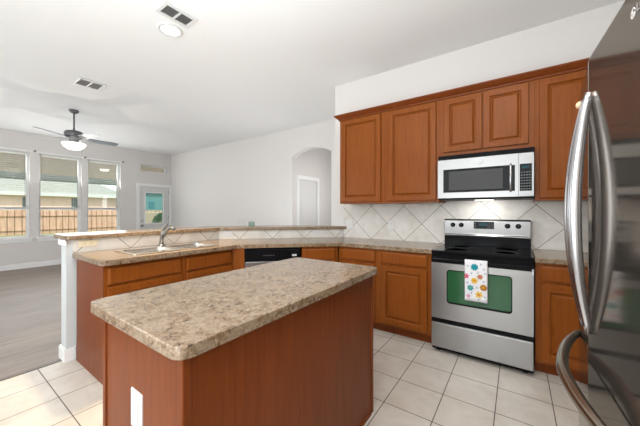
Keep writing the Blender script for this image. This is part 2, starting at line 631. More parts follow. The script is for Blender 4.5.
for k, (a, b) in enumerate(BW):  # unseen back windows, added to let light in
    fr = MB()
    n = 3
    for j in range(n + 1):
        x = a + (b - a - 0.06) * j / n
        fr.box(x, x + 0.06, -3.36, -3.28, 0.7, 2.6)
    fr.box(a, b, -3.36, -3.28, 0.7, 0.76).box(a, b, -3.36, -3.28, 2.54, 2.6)
    w = struct(fr.build('window_%d' % (k + 5), M['trim']))
    MB().box(a + 0.06, b - 0.06, -3.325, -3.32, 0.76, 2.54).build('window_pane', M['glass'], w)

# patio door
fr = MB()
for y0, y1 in ((DY0 - 0.075, DY0 + 0.005), (DY1 - 0.005, DY1 + 0.07)):
    fr.box(XL, XL + 0.02, y0, y1, 0, DZ - 0.005)
fr.box(XL, XL + 0.02, DY0 - 0.075, DY1 + 0.07, DZ - 0.005, DZ + 0.08)
struct(fr.build('trim_1', M['trim']))
gy0, gy1, gz0, gz1 = 3.895, 4.40, 0.93, 1.84
dm = MB()
dx0, dx1 = XL - 0.06, XL - 0.015
dm.box(dx0, dx1, DY0 + 0.006, gy0, 0.01, DZ - 0.006).box(dx0, dx1, gy1, DY1 - 0.006, 0.01, DZ - 0.006)
dm.box(dx0, dx1, gy0, gy1, 0.01, gz0).box(dx0, dx1, gy0, gy1, gz1, DZ - 0.006)
dm.box(dx1, dx1 + 0.006, gy0 + 0.02, gy0 + 0.22, 0.2, 0.78).box(dx1, dx1 + 0.006, gy1 - 0.22, gy1 - 0.02, 0.2, 0.78)
d1 = struct(dm.build('door_1', M['white']))
MB().box(dx0 + 0.018, dx0 + 0.024, gy0, gy1, gz0, gz1).build('door_glass', M['tealglass'], d1)
MB().box(dx1, dx1 + 0.01, gy0 - 0.03, gy0, gz0 - 0.03, gz1 + 0.03).box(dx1, dx1 + 0.01, gy1, gy1 + 0.03, gz0 - 0.03, gz1 + 0.03).box(dx1, dx1 + 0.01, gy0, gy1, gz0 - 0.03, gz0).box(dx1, dx1 + 0.01, gy0, gy1, gz1, gz1 + 0.03).build('glass_frame', M['trim'], d1)
MB().lathe([(0.028, 0), (0.028, 0.01), (0.012, 0.014), (0.012, 0.04), (0.028, 0.045), (0.03, 0.06), (0.02, 0.075)], (dx1, DY0 + 0.075, 0.86), 16, 'x').build('door_knob', M['greymetal'], d1)
MB().lathe([(0.028, 0), (0.026, 0.02), (0.012, 0.022), (0.012, 0.035)], (dx1, DY0 + 0.075, 1.0), 16, 'x').build('deadbolt', M['chrome'], d1)
for z in (0.25, 1.05, 1.85):
    MB().tube([(dx1 + 0.008, DY1 - 0.012, z), (dx1 + 0.008, DY1 - 0.012, z + 0.09)], 0.008).build('hinge', M['chrome'], d1)

# ------------------------------------------------------------------ half wall under the bar
def diag(off):
    return off
hw = [(-3.31, 0.725), (-3.17, 0.725), (-3.17, 2.235), (-1.995, YW), (-1.995, YW + 0.012), (-2.1295, YW + 0.012), (-2.19, YW + 0.012), (-3.31, 2.292)]
struct(MB().prism(hw, 0, 1.047).build('wall_bar', paint('bar_wall_daylight_tint', (0.60, 0.63, 0.645))))  # bluish cast of the window light put into the wall colour
bb = MB()
bb.box(-3.326, -3.31, 0.709, 2.2, 0, 0.10).box(-3.31, -3.17, 0.709, 0.725, 0, 0.10).box(-3.17, -3.155, 0.709, 0.788, 0, 0.10)
bb.box(-3.322, -3.31, 0.713, 2.2, 0.10, 0.115).box(-3.31, -3.17, 0.713, 0.725, 0.10, 0.115).box(-3.17, -3.159, 0.713, 0.788, 0.10, 0.115)
struct(bb.build('baseboard_bar', M['trim'], bevel=0.003))
struct(MB().box(-3.36, -3.15, 0.712, 0.725, 1.0, 1.046).build('trim_2', M['trim'], bevel=0.004))

# tiled backsplashes
struct(MB().box(-1.985, 1.05, YW, YW + 0.012, 0.933, 1.40).build('wall_backsplash', M['splash_x']))
struct(MB().box(-3.17, -3.158, 0.77, 2.24, 0.9335, 1.046).build('wall_backsplash_sink', M['splash_y']))
L = math.hypot(-1.995 + 3.17, YW - 2.235)
o = struct(MB().box(0.005, L - 0.012, -0.012, 0.0, 0.9335, 1.046).build('wall_backsplash_diagonal', M['splash_d'], loc=(-3.17, 2.235, 0), rotz=PI / 4))

# ------------------------------------------------------------------ raised bar top
near, far = -3.125, -3.545
bt = [(far + 0.03, 0.715), (near - 0.02, 0.715), (near, 0.735), (near, 2.215), (-1.93, YW - 0.003), (-2.50, YW + 0.0), (far, 2.36), (far, 0.745)]
tag(MB().prism(bt, 1.048, 1.086).build('bar_top', M['stone'], bevel=0.006), 'raised brown stone-look bar top along the half wall behind the sink', 'bar top')

# ------------------------------------------------------------------ base cabinets
sink_cab = base_cabinet('cherry sink base cabinet with two false drawer fronts under the sink', (-2.52, 0.79, 0), PI / 2, 1.15, 0.615,
             [('drawer', 0.022, 0.585, 0.742, 0.868), ('drawer', 0.637, 1.135, 0.742, 0.868), ('door', 0.022, 0.585, 0.125, 0.722), ('door', 0.637, 1.135, 0.125, 0.722)])
MB().box(-0.004, -0.0005, 0.0, 0.615, 0.0, 0.892).build('end_panel', M['panelwood'], sink_cab)
S2 = math.sqrt(0.5)
# diagonal run: along (S2,S2) from corner (-2.50,1.95)
def dpt(s, back=0.0):
    return (-2.50 + S2 * s - S2 * back, 1.95 + S2 * s + S2 * back, 0)
base_cabinet('narrow cherry corner cabinet to the right of the dishwasher', dpt(0.738, 0.02), PI / 4, 0.418, 0.50,
             [('drawer', 0.022, 0.385, 0.742, 0.868), ('door', 0.022, 0.385, 0.125, 0.722)])
t = thing('filler_strip', 'narrow cherry filler strip between sink cabinet and dishwasher', 'filler', dpt(0.0, 0.02), PI / 4)
MB().box(-0.03, 0.108, 0, 0.02, 0.10, 0.892).build('strip_panel', M['oak'], t)
MB().box(0.02, 0.108, 0.075, 0.09, 0.0, 0.10).build('toe_kick', M['oak'], t)
yb = 2.81
base_cabinet('cherry base cabinet with drawer left of the range, beside the diagonal corner', (-1.70, yb, 0), 0, 0.49, 0.595,
             [('drawer', 0.03, 0.458, 0.748, 0.868), ('door', 0.03, 0.458, 0.125, 0.726)])
base_cabinet('cherry base cabinet with one drawer and door touching the left side of the range', (-1.21, yb, 0), 0, 0.545, 0.595,
             [('drawer', 0.035, 0.508, 0.748, 0.868), ('door', 0.035, 0.508, 0.125, 0.726)])
base_cabinet('cherry base cabinet between the range and the refrigerator', (0.122, yb, 0), 0, 0.56, 0.595,
             [('drawer', 0.034, 0.40, 0.748, 0.868), ('door', 0.034, 0.40, 0.125, 0.726)])

# dishwasher
t = thing('dishwasher', 'dishwasher with black control panel and steel door under the counter', 'dishwasher', dpt(0.112, 0.02), PI / 4)
MB().box(0.004, 0.606, 0.0, 0.56, 0.10, 0.875).build('tub', M['blackplastic'], t)
MB().box(0.006, 0.604, -0.022, 0.0, 0.745, 0.872).build('control_panel', M['black'], t, bevel=0.004)
pd = [c for c in t.children if c.name.startswith('control_panel')][0]
mk = MB()
for k in range(5):
    mk.box(0.20 + k * 0.026, 0.214 + k * 0.026, -0.0228, -0.0218, 0.805, 0.812)
mk.build('buttons', M['keys'], pd)
MB().box(0.515, 0.565, -0.0228, -0.0218, 0.795, 0.815).build('badge', M['white'], pd)
MB().box(0.006, 0.604, -0.024, 0.0, 0.12, 0.74).build('door', M['steel'], t, bevel=0.004)
MB().box(0.02, 0.59, 0.06, 0.08, 0.0, 0.10).build('toe_panel', M['blackplastic'], t)

# ------------------------------------------------------------------ worktops
def rounded(pts, rad, which):
    out = []
    n = len(pts)
    for i, p in enumerate(pts):
        if i not in which:
            out.append(p)
            continue
        p0, p1, p2 = Vector(pts[i - 1]), Vector(p), Vector(pts[(i + 1) % n])
        a = (p0 - p1).normalized()
        b = (p2 - p1).normalized()
        q0, q1 = p1 + a * rad, p1 + b * rad
        for k in range(7):
            u = k / 6
            q = q0 * (1 - u) ** 2 + p1 * 2 * u * (1 - u) + q1 * u ** 2
            out.append((q.x, q.y))
    return out

CZ0, CZ1 = 0.893, 0.933
ct = [(-3.157, 0.762), (-2.47, 0.762), (-2.47, 1.963), (-1.655, 2.778), (-0.656, 2.778), (-0.656, YW - 0.001), (-1.995, YW - 0.001), (-3.157, 2.246)]
ct = rounded(ct, 0.06, (1,))
SX0, SX1, SY0, SY1 = -3.02, -2.575, 1.015, 1.835
hole = [(SX0 + 0.012, SY0 + 0.012), (SX1 - 0.012, SY0 + 0.012), (SX1 - 0.012, SY1 - 0.012), (SX0 + 0.012, SY1 - 0.012)]
tag(MB().slab(ct, [hole], CZ0, CZ1).build('countertop', M['stone'], bevel=0.004),
    'brown stone-look countertop running from the sink round the corner to the range', 'countertop')
tag(MB().prism([(0.118, 2.778), (0.75, 2.778), (0.75, YW - 0.001), (0.118, YW - 0.001)], CZ0, CZ1).build('countertop', M['stone'], bevel=0.004),
    'short piece of brown stone-look countertop to the right of the range', 'countertop')

# sink
t = thing('sink', 'stainless steel double bowl sink set into the counter', 'sink', ((SX0 + SX1) / 2, (SY0 + SY1) / 2, CZ1))
hx, hy = (SX1 - SX0) / 2, (SY1 - SY0) / 2


def rrect(x0, x1, y0, y1, r, z, n=5):
    out = []
    for cx, cy, a0 in ((x1 - r, y1 - r, 0), (x0 + r, y1 - r, PI / 2), (x0 + r, y0 + r, PI), (x1 - r, y0 + r, 1.5 * PI)):
        for k in range(n + 1):
            a = a0 + PI / 2 * k / n
            out.append((cx + r * math.cos(a), cy + r * math.sin(a), z))
    return out


b1 = (-hx + 0.075, hx - 0.025, -hy + 0.028, -0.018)
b2 = (-hx + 0.075, hx - 0.025, 0.018, hy - 0.028)
xy = lambda pts: [(p[0], p[1]) for p in pts]
rim = MB().slab(xy(rrect(-hx, hx, -hy, hy, 0.03, 0)), [xy(rrect(*b1, 0.05, 0)), xy(rrect(*b2, 0.05, 0))], 0.0005, 0.007)
rim.build('rim', M['sinksteel'], t, bevel=0.002)
for b in (b1, b2):
    x0, x1, y0, y1 = b
    lo = [rrect(x0, x1, y0, y1, 0.05, 0.004), rrect(x0 + 0.004, x1 - 0.004, y0 + 0.004, y1 - 0.004, 0.05, -0.02), rrect(x0 + 0.01, x1 - 0.01, y0 + 0.01, y1 - 0.01, 0.05, -0.14), rrect(x0 + 0.05, x1 - 0.05, y0 + 0.05, y1 - 0.05, 0.04, -0.165)]
    bo = MB().rings(lo, False)
    f = bo.face([bo.bm.verts[:][-24 + k] for k in range(24)])
    bowl = bo.build('bowl', M['sinksteel'], t)
    so = bowl.modifiers.new('thick', 'SOLIDIFY')
    so.thickness = 0.0015
    MB().lathe([(0.04, -0.163), (0.04, -0.160), (0.03, -0.160), (0.028, -0.162)], ((x0 + x1) / 2, (y0 + y1) / 2, 0), 20).build('drain', M['chrome'], bowl)

# faucet
fx, fy = -2.982, 1.425
t = thing('faucet', 'brushed nickel single lever kitchen faucet at the back of the sink', 'faucet', (fx, fy, CZ1 + 0.007))
MB().lathe([(0.034, 0), (0.034, 0.006), (0.027, 0.014), (0.023, 0.03)], seg=20).build('base', M['nickel'], t)
MB().tube([(0, 0, 0.02), (0.004, 0.002, 0.07), (0.014, 0.006, 0.12), (0.030, 0.012, 0.155)], [0.021, 0.020, 0.022, 0.019], 16).build('body', M['nickel'], t)
MB().tube([(0.010, 0.004, 0.085), (0.05, 0.016, 0.145), (0.085, 0.028, 0.182), (0.118, 0.038, 0.196), (0.145, 0.046, 0.185), (0.155, 0.049, 0.165)], [0.015, 0.016, 0.017, 0.018, 0.017, 0.015], 14).build('spout', M['nickel'], t)
MB().tube([(0.026, 0.01, 0.15), (0.036, 0.012, 0.185), (0.055, 0.018, 0.212), (0.075, 0.024, 0.222)], [0.018, 0.015, 0.010, 0.008], 12).build('lever', M['nickel'], t)

# ------------------------------------------------------------------ outlets and switches
def wall_plate(name, label, cat, loc, rotz, w, h, kind, m, group=None):
    """plate standing off a wall; local -y is the face"""
    t = thing(name, label, cat, loc, rotz, group)
    MB().rings([[(x * (w / 2 - i), -y, z * (h / 2 - i)) for x, z in ((-1, -1), (1, -1), (1, 1), (-1, 1))] for i, y in ((0, 0), (0, 0.003), (0.004, 0.006), (0.005, 0.0062))]).build('cover_plate', m, t)
    wide = w > h
    for k in (-1, 1):
        if kind == 'outlet':
            cx, cz = (k * w * 0.17, 0) if wide else (0, k * h * 0.17)
            r = MB().lathe([(0.017, -0.0062), (0.017, -0.0085), (0.015, -0.009)], (cx, 0, cz), 16, 'y').build('receptacle', m, t)
            sl = MB()
            for q in (-1, 1):
                a, b = (0.0012, 0.004)
                if wide:
                    a, b = b, a
                sx, sz = (0, q * 0.006) if wide else (q * 0.006, 0)
                sl.box(cx + sx - a, cx + sx + a, -0.0095, -0.0088, cz + sz - b, cz + sz + b)
            sl.build('slots', M['slot'], r)
        elif kind == 'switch2':
            MB().box(k * w * 0.22 - 0.014, k * w * 0.22 + 0.014, -0.011, -0.006, -0.03, 0.03).build('rocker', m, t, bevel=0.002)
    if kind == 'switch1':
        MB().box(-0.014, 0.014, -0.011, -0.006, -0.03, 0.03).build('rocker', m, t, bevel=0.002)
    if kind == 'gfci':
        MB().box(-0.018, 0.018, -0.0085, -0.006, -0.04, 0.04).build('receptacle', m, t, bevel=0.001)
    return t


wall_plate('power_outlet', 'almond outlet plate on the tan tile at the left end of the sink counter', 'outlet', (-3.158, 0.872, 1.008), PI / 2, 0.135, 0.058, 'outlet', M['almond'])
for s, lab in ((0.112, 'white outlet plate on the diagonal tile behind the dishwasher'), (1.30, 'white outlet plate on the diagonal tile near the range wall corner')):
    wall_plate('power_outlet', lab, 'outlet', (-3.17 + S2 * s + 0.012 * S2, 2.235 + S2 * s - 0.012 * S2, 1.004), PI / 4, 0.118, 0.072, 'outlet', M['white'])
wall_plate('wall_switch', 'white double rocker switch on the tile at the end of the bar', 'switch', (-1.885, YW, 1.12), 0, 0.118, 0.125, 'switch2', M['white'])
wall_plate('power_outlet', 'white upright outlet on the tile left of the range', 'outlet', (-1.297, YW, 1.12), 0, 0.075, 0.12, 'outlet', M['white'])
wall_plate('wall_switch', 'white light switch on the living room wall left of the arch', 'switch', (-4.247, YF, 1.40), 0, 0.075, 0.12, 'switch1', M['white'])

# ------------------------------------------------------------------ island
IX0, IX1, IY0, IY1 = -1.345, -0.765, 0.425, 1.685
t = thing('kitchen_island', 'cherry panelled island base in the middle of the tiled floor', 'island', ((IX0 + IX1) / 2, (IY0 + IY1) / 2, 0))
cx, cy = (IX0 + IX1) / 2, (IY0 + IY1) / 2
MB().box(IX0 - cx, IX1 - cx, IY0 - cy, IY1 - cy, 0, 0.8925).build('island_box', M['panelwood'], t, bevel=0.002)
for x, y in ((IX0, IY0), (IX1, IY0), (IX1, IY1)):
    e = 0.006
    sx = 1 if x == IX0 else -1
    sy = 1 if y == IY0 else -1
    ps = MB()
    xa, xb = sorted((x - cx - sx * e, x - cx + sx * 0.022))
    ya, yb2 = sorted((y - cy - sy * e, y - cy + sy * 0.022))
    ps.box(xa, xb, ya, yb2, 0, 0.8925)
    ps.build('corner_moulding', M['panelwood'], t, bevel=0.004)
MB().box(IX1 - cx, IX1 - cx + 0.008, IY0 - cy + 0.03, IY1 - cy - 0.03, 0, 0.02).box(IX0 - cx + 0.03, IX1 - cx - 0.03, IY0 - cy - 0.008, IY0 - cy, 0, 0.02).build('shoe_moulding', M['panelwood'], t)
it = rounded([(-1.432, 0.392), (-0.732, 0.392), (-0.732, 1.722), (-1.432, 1.722)], 0.055, (0, 1, 2, 3))
tag(MB().prism(it, CZ0, CZ1).build('island_countertop', M['stone'], bevel=0.004), 'stone-look countertop with rounded corners on the cherry island', 'countertop')
wall_plate('power_outlet', 'white outlet plate on the end panel of the island', 'outlet', (-1.052, IY0, 0.625), 0, 0.082, 0.13, 'gfci', M['white'])

# ------------------------------------------------------------------ wall cabinets and crown
YD = 3.09
ZB, ZT = 1.388, 2.462
wall_cabinet('single door cherry wall cabinet at the left end of the row', -1.85, -1.25, ZB, ZT, YD, YW, [(-1.825, -1.293, 1.41, 2.432)])
wall_cabinet('single door cherry wall cabinet next to the left side of the microwave', -1.25, -0.655, ZB, ZT, YD, YW, [(-1.207, -0.684, 1.41, 2.432)])
wall_cabinet('short two door cherry wall cabinet above the microwave', -0.655, 0.130, 1.85, ZT, YD, YW, [(-0.612, -0.270, 1.893, 2.432), (-0.262, 0.088, 1.893, 2.432)])
wall_cabinet('tall cherry wall cabinet at the right end, partly behind the refrigerator', 0.130, 0.62, ZB, ZT, YD, YW, [(0.162, 0.515, 1.41, 2.432)])
prof = [(0.0, 2.445), (0.012, 2.445), (0.014, 2.458), (0.026, 2.466), (0.044, 2.482), (0.052, 2.492), (0.058, 2.494), (0.058, 2.508), (0.0, 2.508)]
cm = MB()
loops = []
y0 = YD - 0.001
secs = [[(-1.851 - p, YW - 0.001, z) for p, z in prof], [(-1.851 - p, y0 - p, z) for p, z in prof], [(0.62, y0 - p, z) for p, z in prof]]
cm.rings(secs)
tag(cm.build('crown_molding', M['panelwood']), 'cherry crown molding along the top of the wall cabinets', 'molding')  # darker wood paints in the shade on the crown's down-facing front

# ------------------------------------------------------------------ range
RX0, RX1 = -0.651, 0.111
t = thing('range', 'freestanding stainless electric range with black glass top', 'range', ((RX0 + RX1) / 2, 2.76, 0))
ox, oy = (RX0 + RX1) / 2, 2.76
hw_ = (RX1 - RX0) / 2
MB().box(-hw_, hw_, 0.0, 0.60, 0.03, 0.905).build('oven_body', M['blackplastic'], t)
for x in (-hw_ + 0.05, hw_ - 0.05):
    for y in (0.05, 0.55):
        MB().lathe([(0.02, 0.0), (0.02, 0.03)], (x, y, 0), 12).build('foot', M['blackplastic'], t)
ck = MB().use(M['blackglass'])
ck.box(-hw_ - 0.002, hw_ + 0.002, -0.022, 0.60, 0.905, 0.936)
ck_o = ck.build('cooktop', None, t, bevel=0.006)
ring_m = mat('burner_print', (0.05, 0.05, 0.052), 0.2)
for x, y, r in ((-0.19, 0.15, 0.10), (0.19, 0.15, 0.085), (-0.19, 0.42, 0.08), (0.19, 0.42, 0.10)):
    MB().lathe([(r, 0.9361), (r, 0.9364), (r - 0.006, 0.9364), (r - 0.006, 0.9361)], (x, y, 0), 40).build('burner', ring_m, ck_o)
# backguard
MB().box(-hw_, hw_, 0.565, 0.635, 0.936, 1.035).build('backguard', M['black'], t, bevel=0.003)
cp = MB().prism([(0.545, 1.028), (0.635, 1.028), (0.635, 1.212), (0.568, 1.212), (0.545, 1.195), (0.552, 1.06), (0.540, 1.045)], -hw_, hw_, 'x').build('control_panel', M['steel'], t, bevel=0.004)
for x in (-0.293, -0.212, 0.197, 0.284):
    k = MB().lathe([(0.024, 0.555), (0.024, 0.540), (0.020, 0.535), (0.019, 0.520), (0.012, 0.516)], (x, 0, 1.150), 20, 'y').build('knob', M['black'], t)
    MB().box(x - 0.003, x + 0.003, 0.5155, 0.535, 1.150, 1.168).build('pointer', M['slot'], k)
dp = MB().box(-0.095, 0.085, 0.543, 0.556, 1.115, 1.188).build('display', M['blackglass'], t, bevel=0.002)
MB().box(-0.045, 0.02, 0.5424, 0.544, 1.145, 1.175).build('screen', M['lcd'], dp)
for i in range(5):
    for j in range(3):
        x = -0.085 + i * 0.035 if i < 1 else 0.028 + (i - 1) * 0.014
        MB().box(x, x + 0.008, 0.5424, 0.544, 1.124 + j * 0.02, 1.130 + j * 0.02).build('key', M['keys'], dp)
MB().lathe([(0.014, 0.551), (0.014, 0.546), (0.012, 0.545)], (0.0, 0, 1.048), 16, 'y').build('emblem', M['chrome'], t)
# oven door
dz0, dz1 = 0.318, 0.888
wx0, wx1, wz0, wz1 = -0.512 - ox, -0.034 - ox, 0.472, 0.764
dr = MB().use(M['steel'])
dr.box(-hw_ + 0.002, wx0, -0.025, -0.001, dz0, 0.825).box(wx1, hw_ - 0.002, -0.025, -0.001, dz0, 0.825)
dr.box(wx0, wx1, -0.025, -0.001, dz0, wz0).box(wx0, wx1, -0.025, -0.001, wz1, 0.825)
dr.use(M['black']).box(-hw_ + 0.002, hw_ - 0.002, -0.025, -0.001, 0.825, dz1)
door = dr.build('oven_door', None, t)
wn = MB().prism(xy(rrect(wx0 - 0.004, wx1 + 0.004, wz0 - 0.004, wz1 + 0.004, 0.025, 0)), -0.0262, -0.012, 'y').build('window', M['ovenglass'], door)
# dark printed border of the window
bd = MB()
lo = [rrect(wx0 - 0.006, wx1 + 0.006, wz0 - 0.006, wz1 + 0.006, 0.027, 0), rrect(wx0 + 0.002, wx1 - 0.002, wz0 + 0.010, wz1 - 0.002, 0.02, 0)]
bd.rings([[(p[0], -0.0266, p[1]) for p in lo[0]], [(p[0], -0.0272, p[1]) for p in lo[0]], [(p[0], -0.0272, p[1]) for p in lo[1]], [(p[0], -0.0266, p[1]) for p in lo[1]]], False)
bd.build('window_border', M['black'], door)
hb = MB().box(-hw_ + 0.02, hw_ - 0.02, -0.066, -0.046, 0.846, 0.872)
hb.box(-hw_ + 0.02, -hw_ + 0.05, -0.05, -0.024, 0.846, 0.872).box(hw_ - 0.05, hw_ - 0.02, -0.05, -0.024, 0.846, 0.872)
hb.build('handle', M['black'], door, bevel=0.007)
MB().box(-hw_ + 0.004, hw_ - 0.004, -0.004, 0.0, 0.272, 0.318).build('gap_trim', M['black'], t)
MB().box(-hw_ + 0.002, hw_ - 0.002, -0.025, -0.001, 0.05, 0.275).build('storage_drawer', M['steel'], t, bevel=0.005)
MB().box(-hw_ + 0.01, hw_ - 0.01, -0.012, -0.001, 0.03, 0.05).build('kick_strip', M['blackplastic'], t)
MB().box(hw_ - 0.012, hw_ - 0.001, -0.027, -0.0245, 0.80, 0.845).build('tag_strip', M['white'], door)

# towel on the oven handle
t0x, t1x = -0.365, -0.197
yh = 2.76 - 0.056
tw = MB().use(M['towel'])
path = []
ztop = 0.8755
front = [(yh - 0.0135 - 0.004 * math.sin(k * 0.6) * (k / 12), ztop - 0.006 - (0.333 * k / 12)) for k in range(13)][::-1]
over = [(yh - 0.0128, ztop - 0.001), (yh - 0.009, ztop + 0.003), (yh, ztop + 0.004), (yh + 0.009, ztop + 0.003), (yh + 0.0128, ztop - 0.001)]
back = [(yh + 0.0135, ztop - 0.006 - 0.06 * k) for k in range(4)]
path = front + over + back
nx = 12
vin, vout = [], []
for i, (y, z) in enumerate(path):
    rin, rout = [], []
    for j in range(nx + 1):
        x = t0x + (t1x - t0x) * j / nx
        wv = 0.0018 * math.sin(j * 1.3) * max(0, (0.87 - z)) * 4 if y < yh - 0.012 else 0
        rin.append(tw.bm.verts.new((x, y - wv, z)))
        cyy, czz = yh, ztop - 0.01
        dy = -0.003 if y < yh - 0.01 else (0.003 if y > yh + 0.01 else 0)
        dzz = 0.003 if abs(y - yh) <= 0.0129 else 0
        rout.append(tw.bm.verts.new((x, y - wv + dy, z + dzz)))
    vin.append(rin)
    vout.append(rout)
n = len(path)
for i in range(n - 1):
    for j in range(nx):
        tw.face([vout[i][j], vout[i][j + 1], vout[i + 1][j + 1], vout[i + 1][j]], True)
        tw.face([vin[i][j], vin[i + 1][j], vin[i + 1][j + 1], vin[i][j + 1]], True)
    tw.face([vin[i][0], vout[i][0], vout[i + 1][0], vin[i + 1][0]])
    tw.face([vin[i][nx], vin[i + 1][nx], vout[i + 1][nx], vout[i][nx]])
for i in (0, n - 1):
    for j in range(nx):
        tw.face([vin[i][j], vin[i][j + 1], vout[i][j + 1], vout[i][j]])
FY = yh - 0.0212


def flower(u, v, r, pm, cm_, petals=6):
    cx_, cz_ = t0x + (t1x - t0x) * u, 0.872 - 0.335 * v
    tw.use(pm)
    for k in range(petals):
        a = 2 * PI * k / petals + u * 3
        pts = []
        for q in range(8):
            b = 2 * PI * q / 8
            lx, lz = r * 0.62 + r * 0.38 * math.cos(b), r * 0.27 * math.sin(b)
            px_ = cx_ + lx * math.cos(a) - lz * math.sin(a)
            px_ = min(max(px_, t0x + 0.0005), t1x - 0.0005)
            pts.append(tw.bm.verts.new((px_, FY, cz_ + lx * math.sin(a) + lz * math.cos(a))))
        tw.face(pts)
    tw.use(cm_)
    tw.face([tw.bm.verts.new((min(max(cx_ + r * 0.3 * math.cos(q * PI / 4), t0x + 0.0005), t1x - 0.0005), FY - 0.0003, cz_ + r * 0.3 * math.sin(q * PI / 4))) for q in range(8)])


flower(0.44, 0.14, 0.030, M['p_teal'], M['p_teal'], 8)
flower(0.07, 0.38, 0.024, M['p_pink'], M['p_orange'])
flower(0.68, 0.37, 0.024, M['p_gold'], M['p_pink'])
flower(0.43, 0.48, 0.027, M['p_yellow'], M['p_orange'], 7)
flower(0.26, 0.67, 0.026, M['p_teal'], M['p_green'], 7)
flower(0.83, 0.63, 0.028, M['p_gold'], M['p_yellow'], 9)
flower(0.63, 0.82, 0.030, M['p_yellow'], M['p_orange'], 6)
flower(0.17, 0.88, 0.016, M['p_pink'], M['p_grey'], 5)
for u, v in ((0.14, 0.12), (0.85, 0.18), (0.72, 0.06), (0.30, 0.30), (0.85, 0.48), (0.12, 0.55), (0.55, 0.65), (0.62, 0.94), (0.88, 0.86), (0.30, 0.80), (0.9, 0.28), (0.6, 0.27)):
    flower(u, v, 0.012, M['p_grey'], M['p_teal'], 3)
tag(tw.build('kitchen_towel'), 'white kitchen towel printed with colourful flowers hanging on the oven handle', 'towel')

# ------------------------------------------------------------------ microwave
MX0, MX1, MZ0, MZ1, MY = -0.647, 0.122, 1.408, 1.847, 2.985
t = thing('microwave', 'stainless over-the-range microwave under the short cherry cabinet', 'microwave', ((MX0 + MX1) / 2, MY, MZ0))
ox, oz = (MX0 + MX1) / 2, MZ0
hm = (MX1 - MX0) / 2
MB().box(-hm, hm, 0.02, YW - MY - 0.002, 0.0, MZ1 - oz - 0.001).build('case', M['blackplastic'], t)
MB().box(-hm + 0.003, hm - 0.003, 0.004, 0.02, 1.802 - oz, MZ1 - oz - 0.004).build('vent_grille', M['blackplastic'], t)
f0, f1 = 1.424 - oz, 1.800 - oz
wx0, wx1, wz0, wz1 = -0.596 - ox, -0.046 - ox, 1.478 - oz, 1.704 - oz
dx = 0.012 - ox
fd = MB().use(M['lightsteel'])
fd.box(-hm, wx0, 0.0, 0.02, f0, f1).box(wx1, dx, 0.0, 0.02, f0, f1).box(wx0, wx1, 0.0, 0.02, f0, wz0).box(wx0, wx1, 0.0, 0.02, wz1, f1)
fo = fd.build('door', None, t)
MB().box(wx0, wx1, -0.001, 0.015, wz0, wz1).build('window_frame', M['blackglass'], fo)
MB().box(wx0 + 0.05, wx1 - 0.055, -0.0015, 0.01, wz0 + 0.022, wz1 - 0.022).build('window', M['mwglass'], fo)
MB().box(wx1 + 0.012, wx1 + 0.034, -0.0012, 0.01, wz0 - 0.004, wz1 - 0.003).build('handle_recess', M['blackglass'], fo)
MB().tube([(wx1 + 0.003, -0.001, wz0 - 0.008), (wx1 + 0.003, -0.012, wz0 + 0.01), (wx1 + 0.003, -0.014, (wz0 + wz1) / 2), (wx1 + 0.003, -0.012, wz1 - 0.01), (wx1 + 0.003, -0.001, wz1 + 0.008)], 0.0085, 12).build('handle', M['handle'], fo)
MB().lathe([(0.014, 0.0), (0.014, -0.002), (0.012, -0.0025)], (-0.27 - ox, 0, 1.752 - oz), 16, 'y').build('emblem', M['white'], fo)
po = MB().box(dx + 0.001, hm, 0.0, 0.02, f0, f1).build('control_panel', M['lightsteel'], t, bevel=0.002)
kx0, kx1, kz0, kz1 = 0.022 - ox, 0.106 - ox, 1.472 - oz, 1.706 - oz
kp = MB().box(kx0, kx1, -0.002, 0.01, kz0, kz1).build('keypad', M['blackglass'], t, bevel=0.0008)
MB().box(kx0 + 0.015, kx1 - 0.02, -0.0026, -0.0015, kz1 - 0.04, kz1 - 0.014).build('display', M['lcd'], kp)
for i in range(4):
    for j in range(7):
        MB().box(kx0 + 0.009 + i * 0.018, kx0 + 0.02 + i * 0.018, -0.0026, -0.0015, kz0 + 0.013 + j * 0.024, kz0 + 0.020 + j * 0.024).build('key', M['keys'], kp)
MB().box(-hm + 0.01, hm - 0.01, 0.004, 0.02, 0.0, f0 - 0.001).build('bottom_trim', M['blackplastic'], t)
MB().box(-0.08, 0.08, 0.18, 0.24, -0.003, 0.001).build('task_lamp_lens', mat('task_lens', (0.9, 0.9, 0.88), 0.5, emit=(1, 0.97, 0.9), emit_s=3), t)
light('microwave_lamp', 'AREA', (ox, MY + 0.22, MZ0 - 0.008), 1.6, (1, 0.97, 0.92), (math.radians(20), 0, 0), 0.16, 0.06)

# ------------------------------------------------------------------ refrigerator
GY, GX0 = 1.225, 0.187


def fx_(y):
    return GX0 + (0.054 * (GY - y) if y < GY else 0.085 * (y - GY))


t = thing('refrigerator', 'tall dark stainless french door refrigerator at the right edge', 'refrigerator', (0.6, GY, 0))
ox, oy = 0.6, GY
FY0, FY1 = 0.775, 1.675
MB().box(0.275 - ox, 1.0 - ox, FY0 - oy + 0.004, FY1 - oy - 0.004, 0.02, 1.765).build('cabinet_box', mat('grey_case', (0.10, 0.10, 0.10), 0.45), t, bevel=0.006)
for x in (0.33, 0.93):
    for y in (FY0 + 0.06, FY1 - 0.06):
        MB().lathe([(0.022, 0), (0.022, 0.02)], (x - ox, y - oy, 0), 12).build('foot', M['blackplastic'], t)


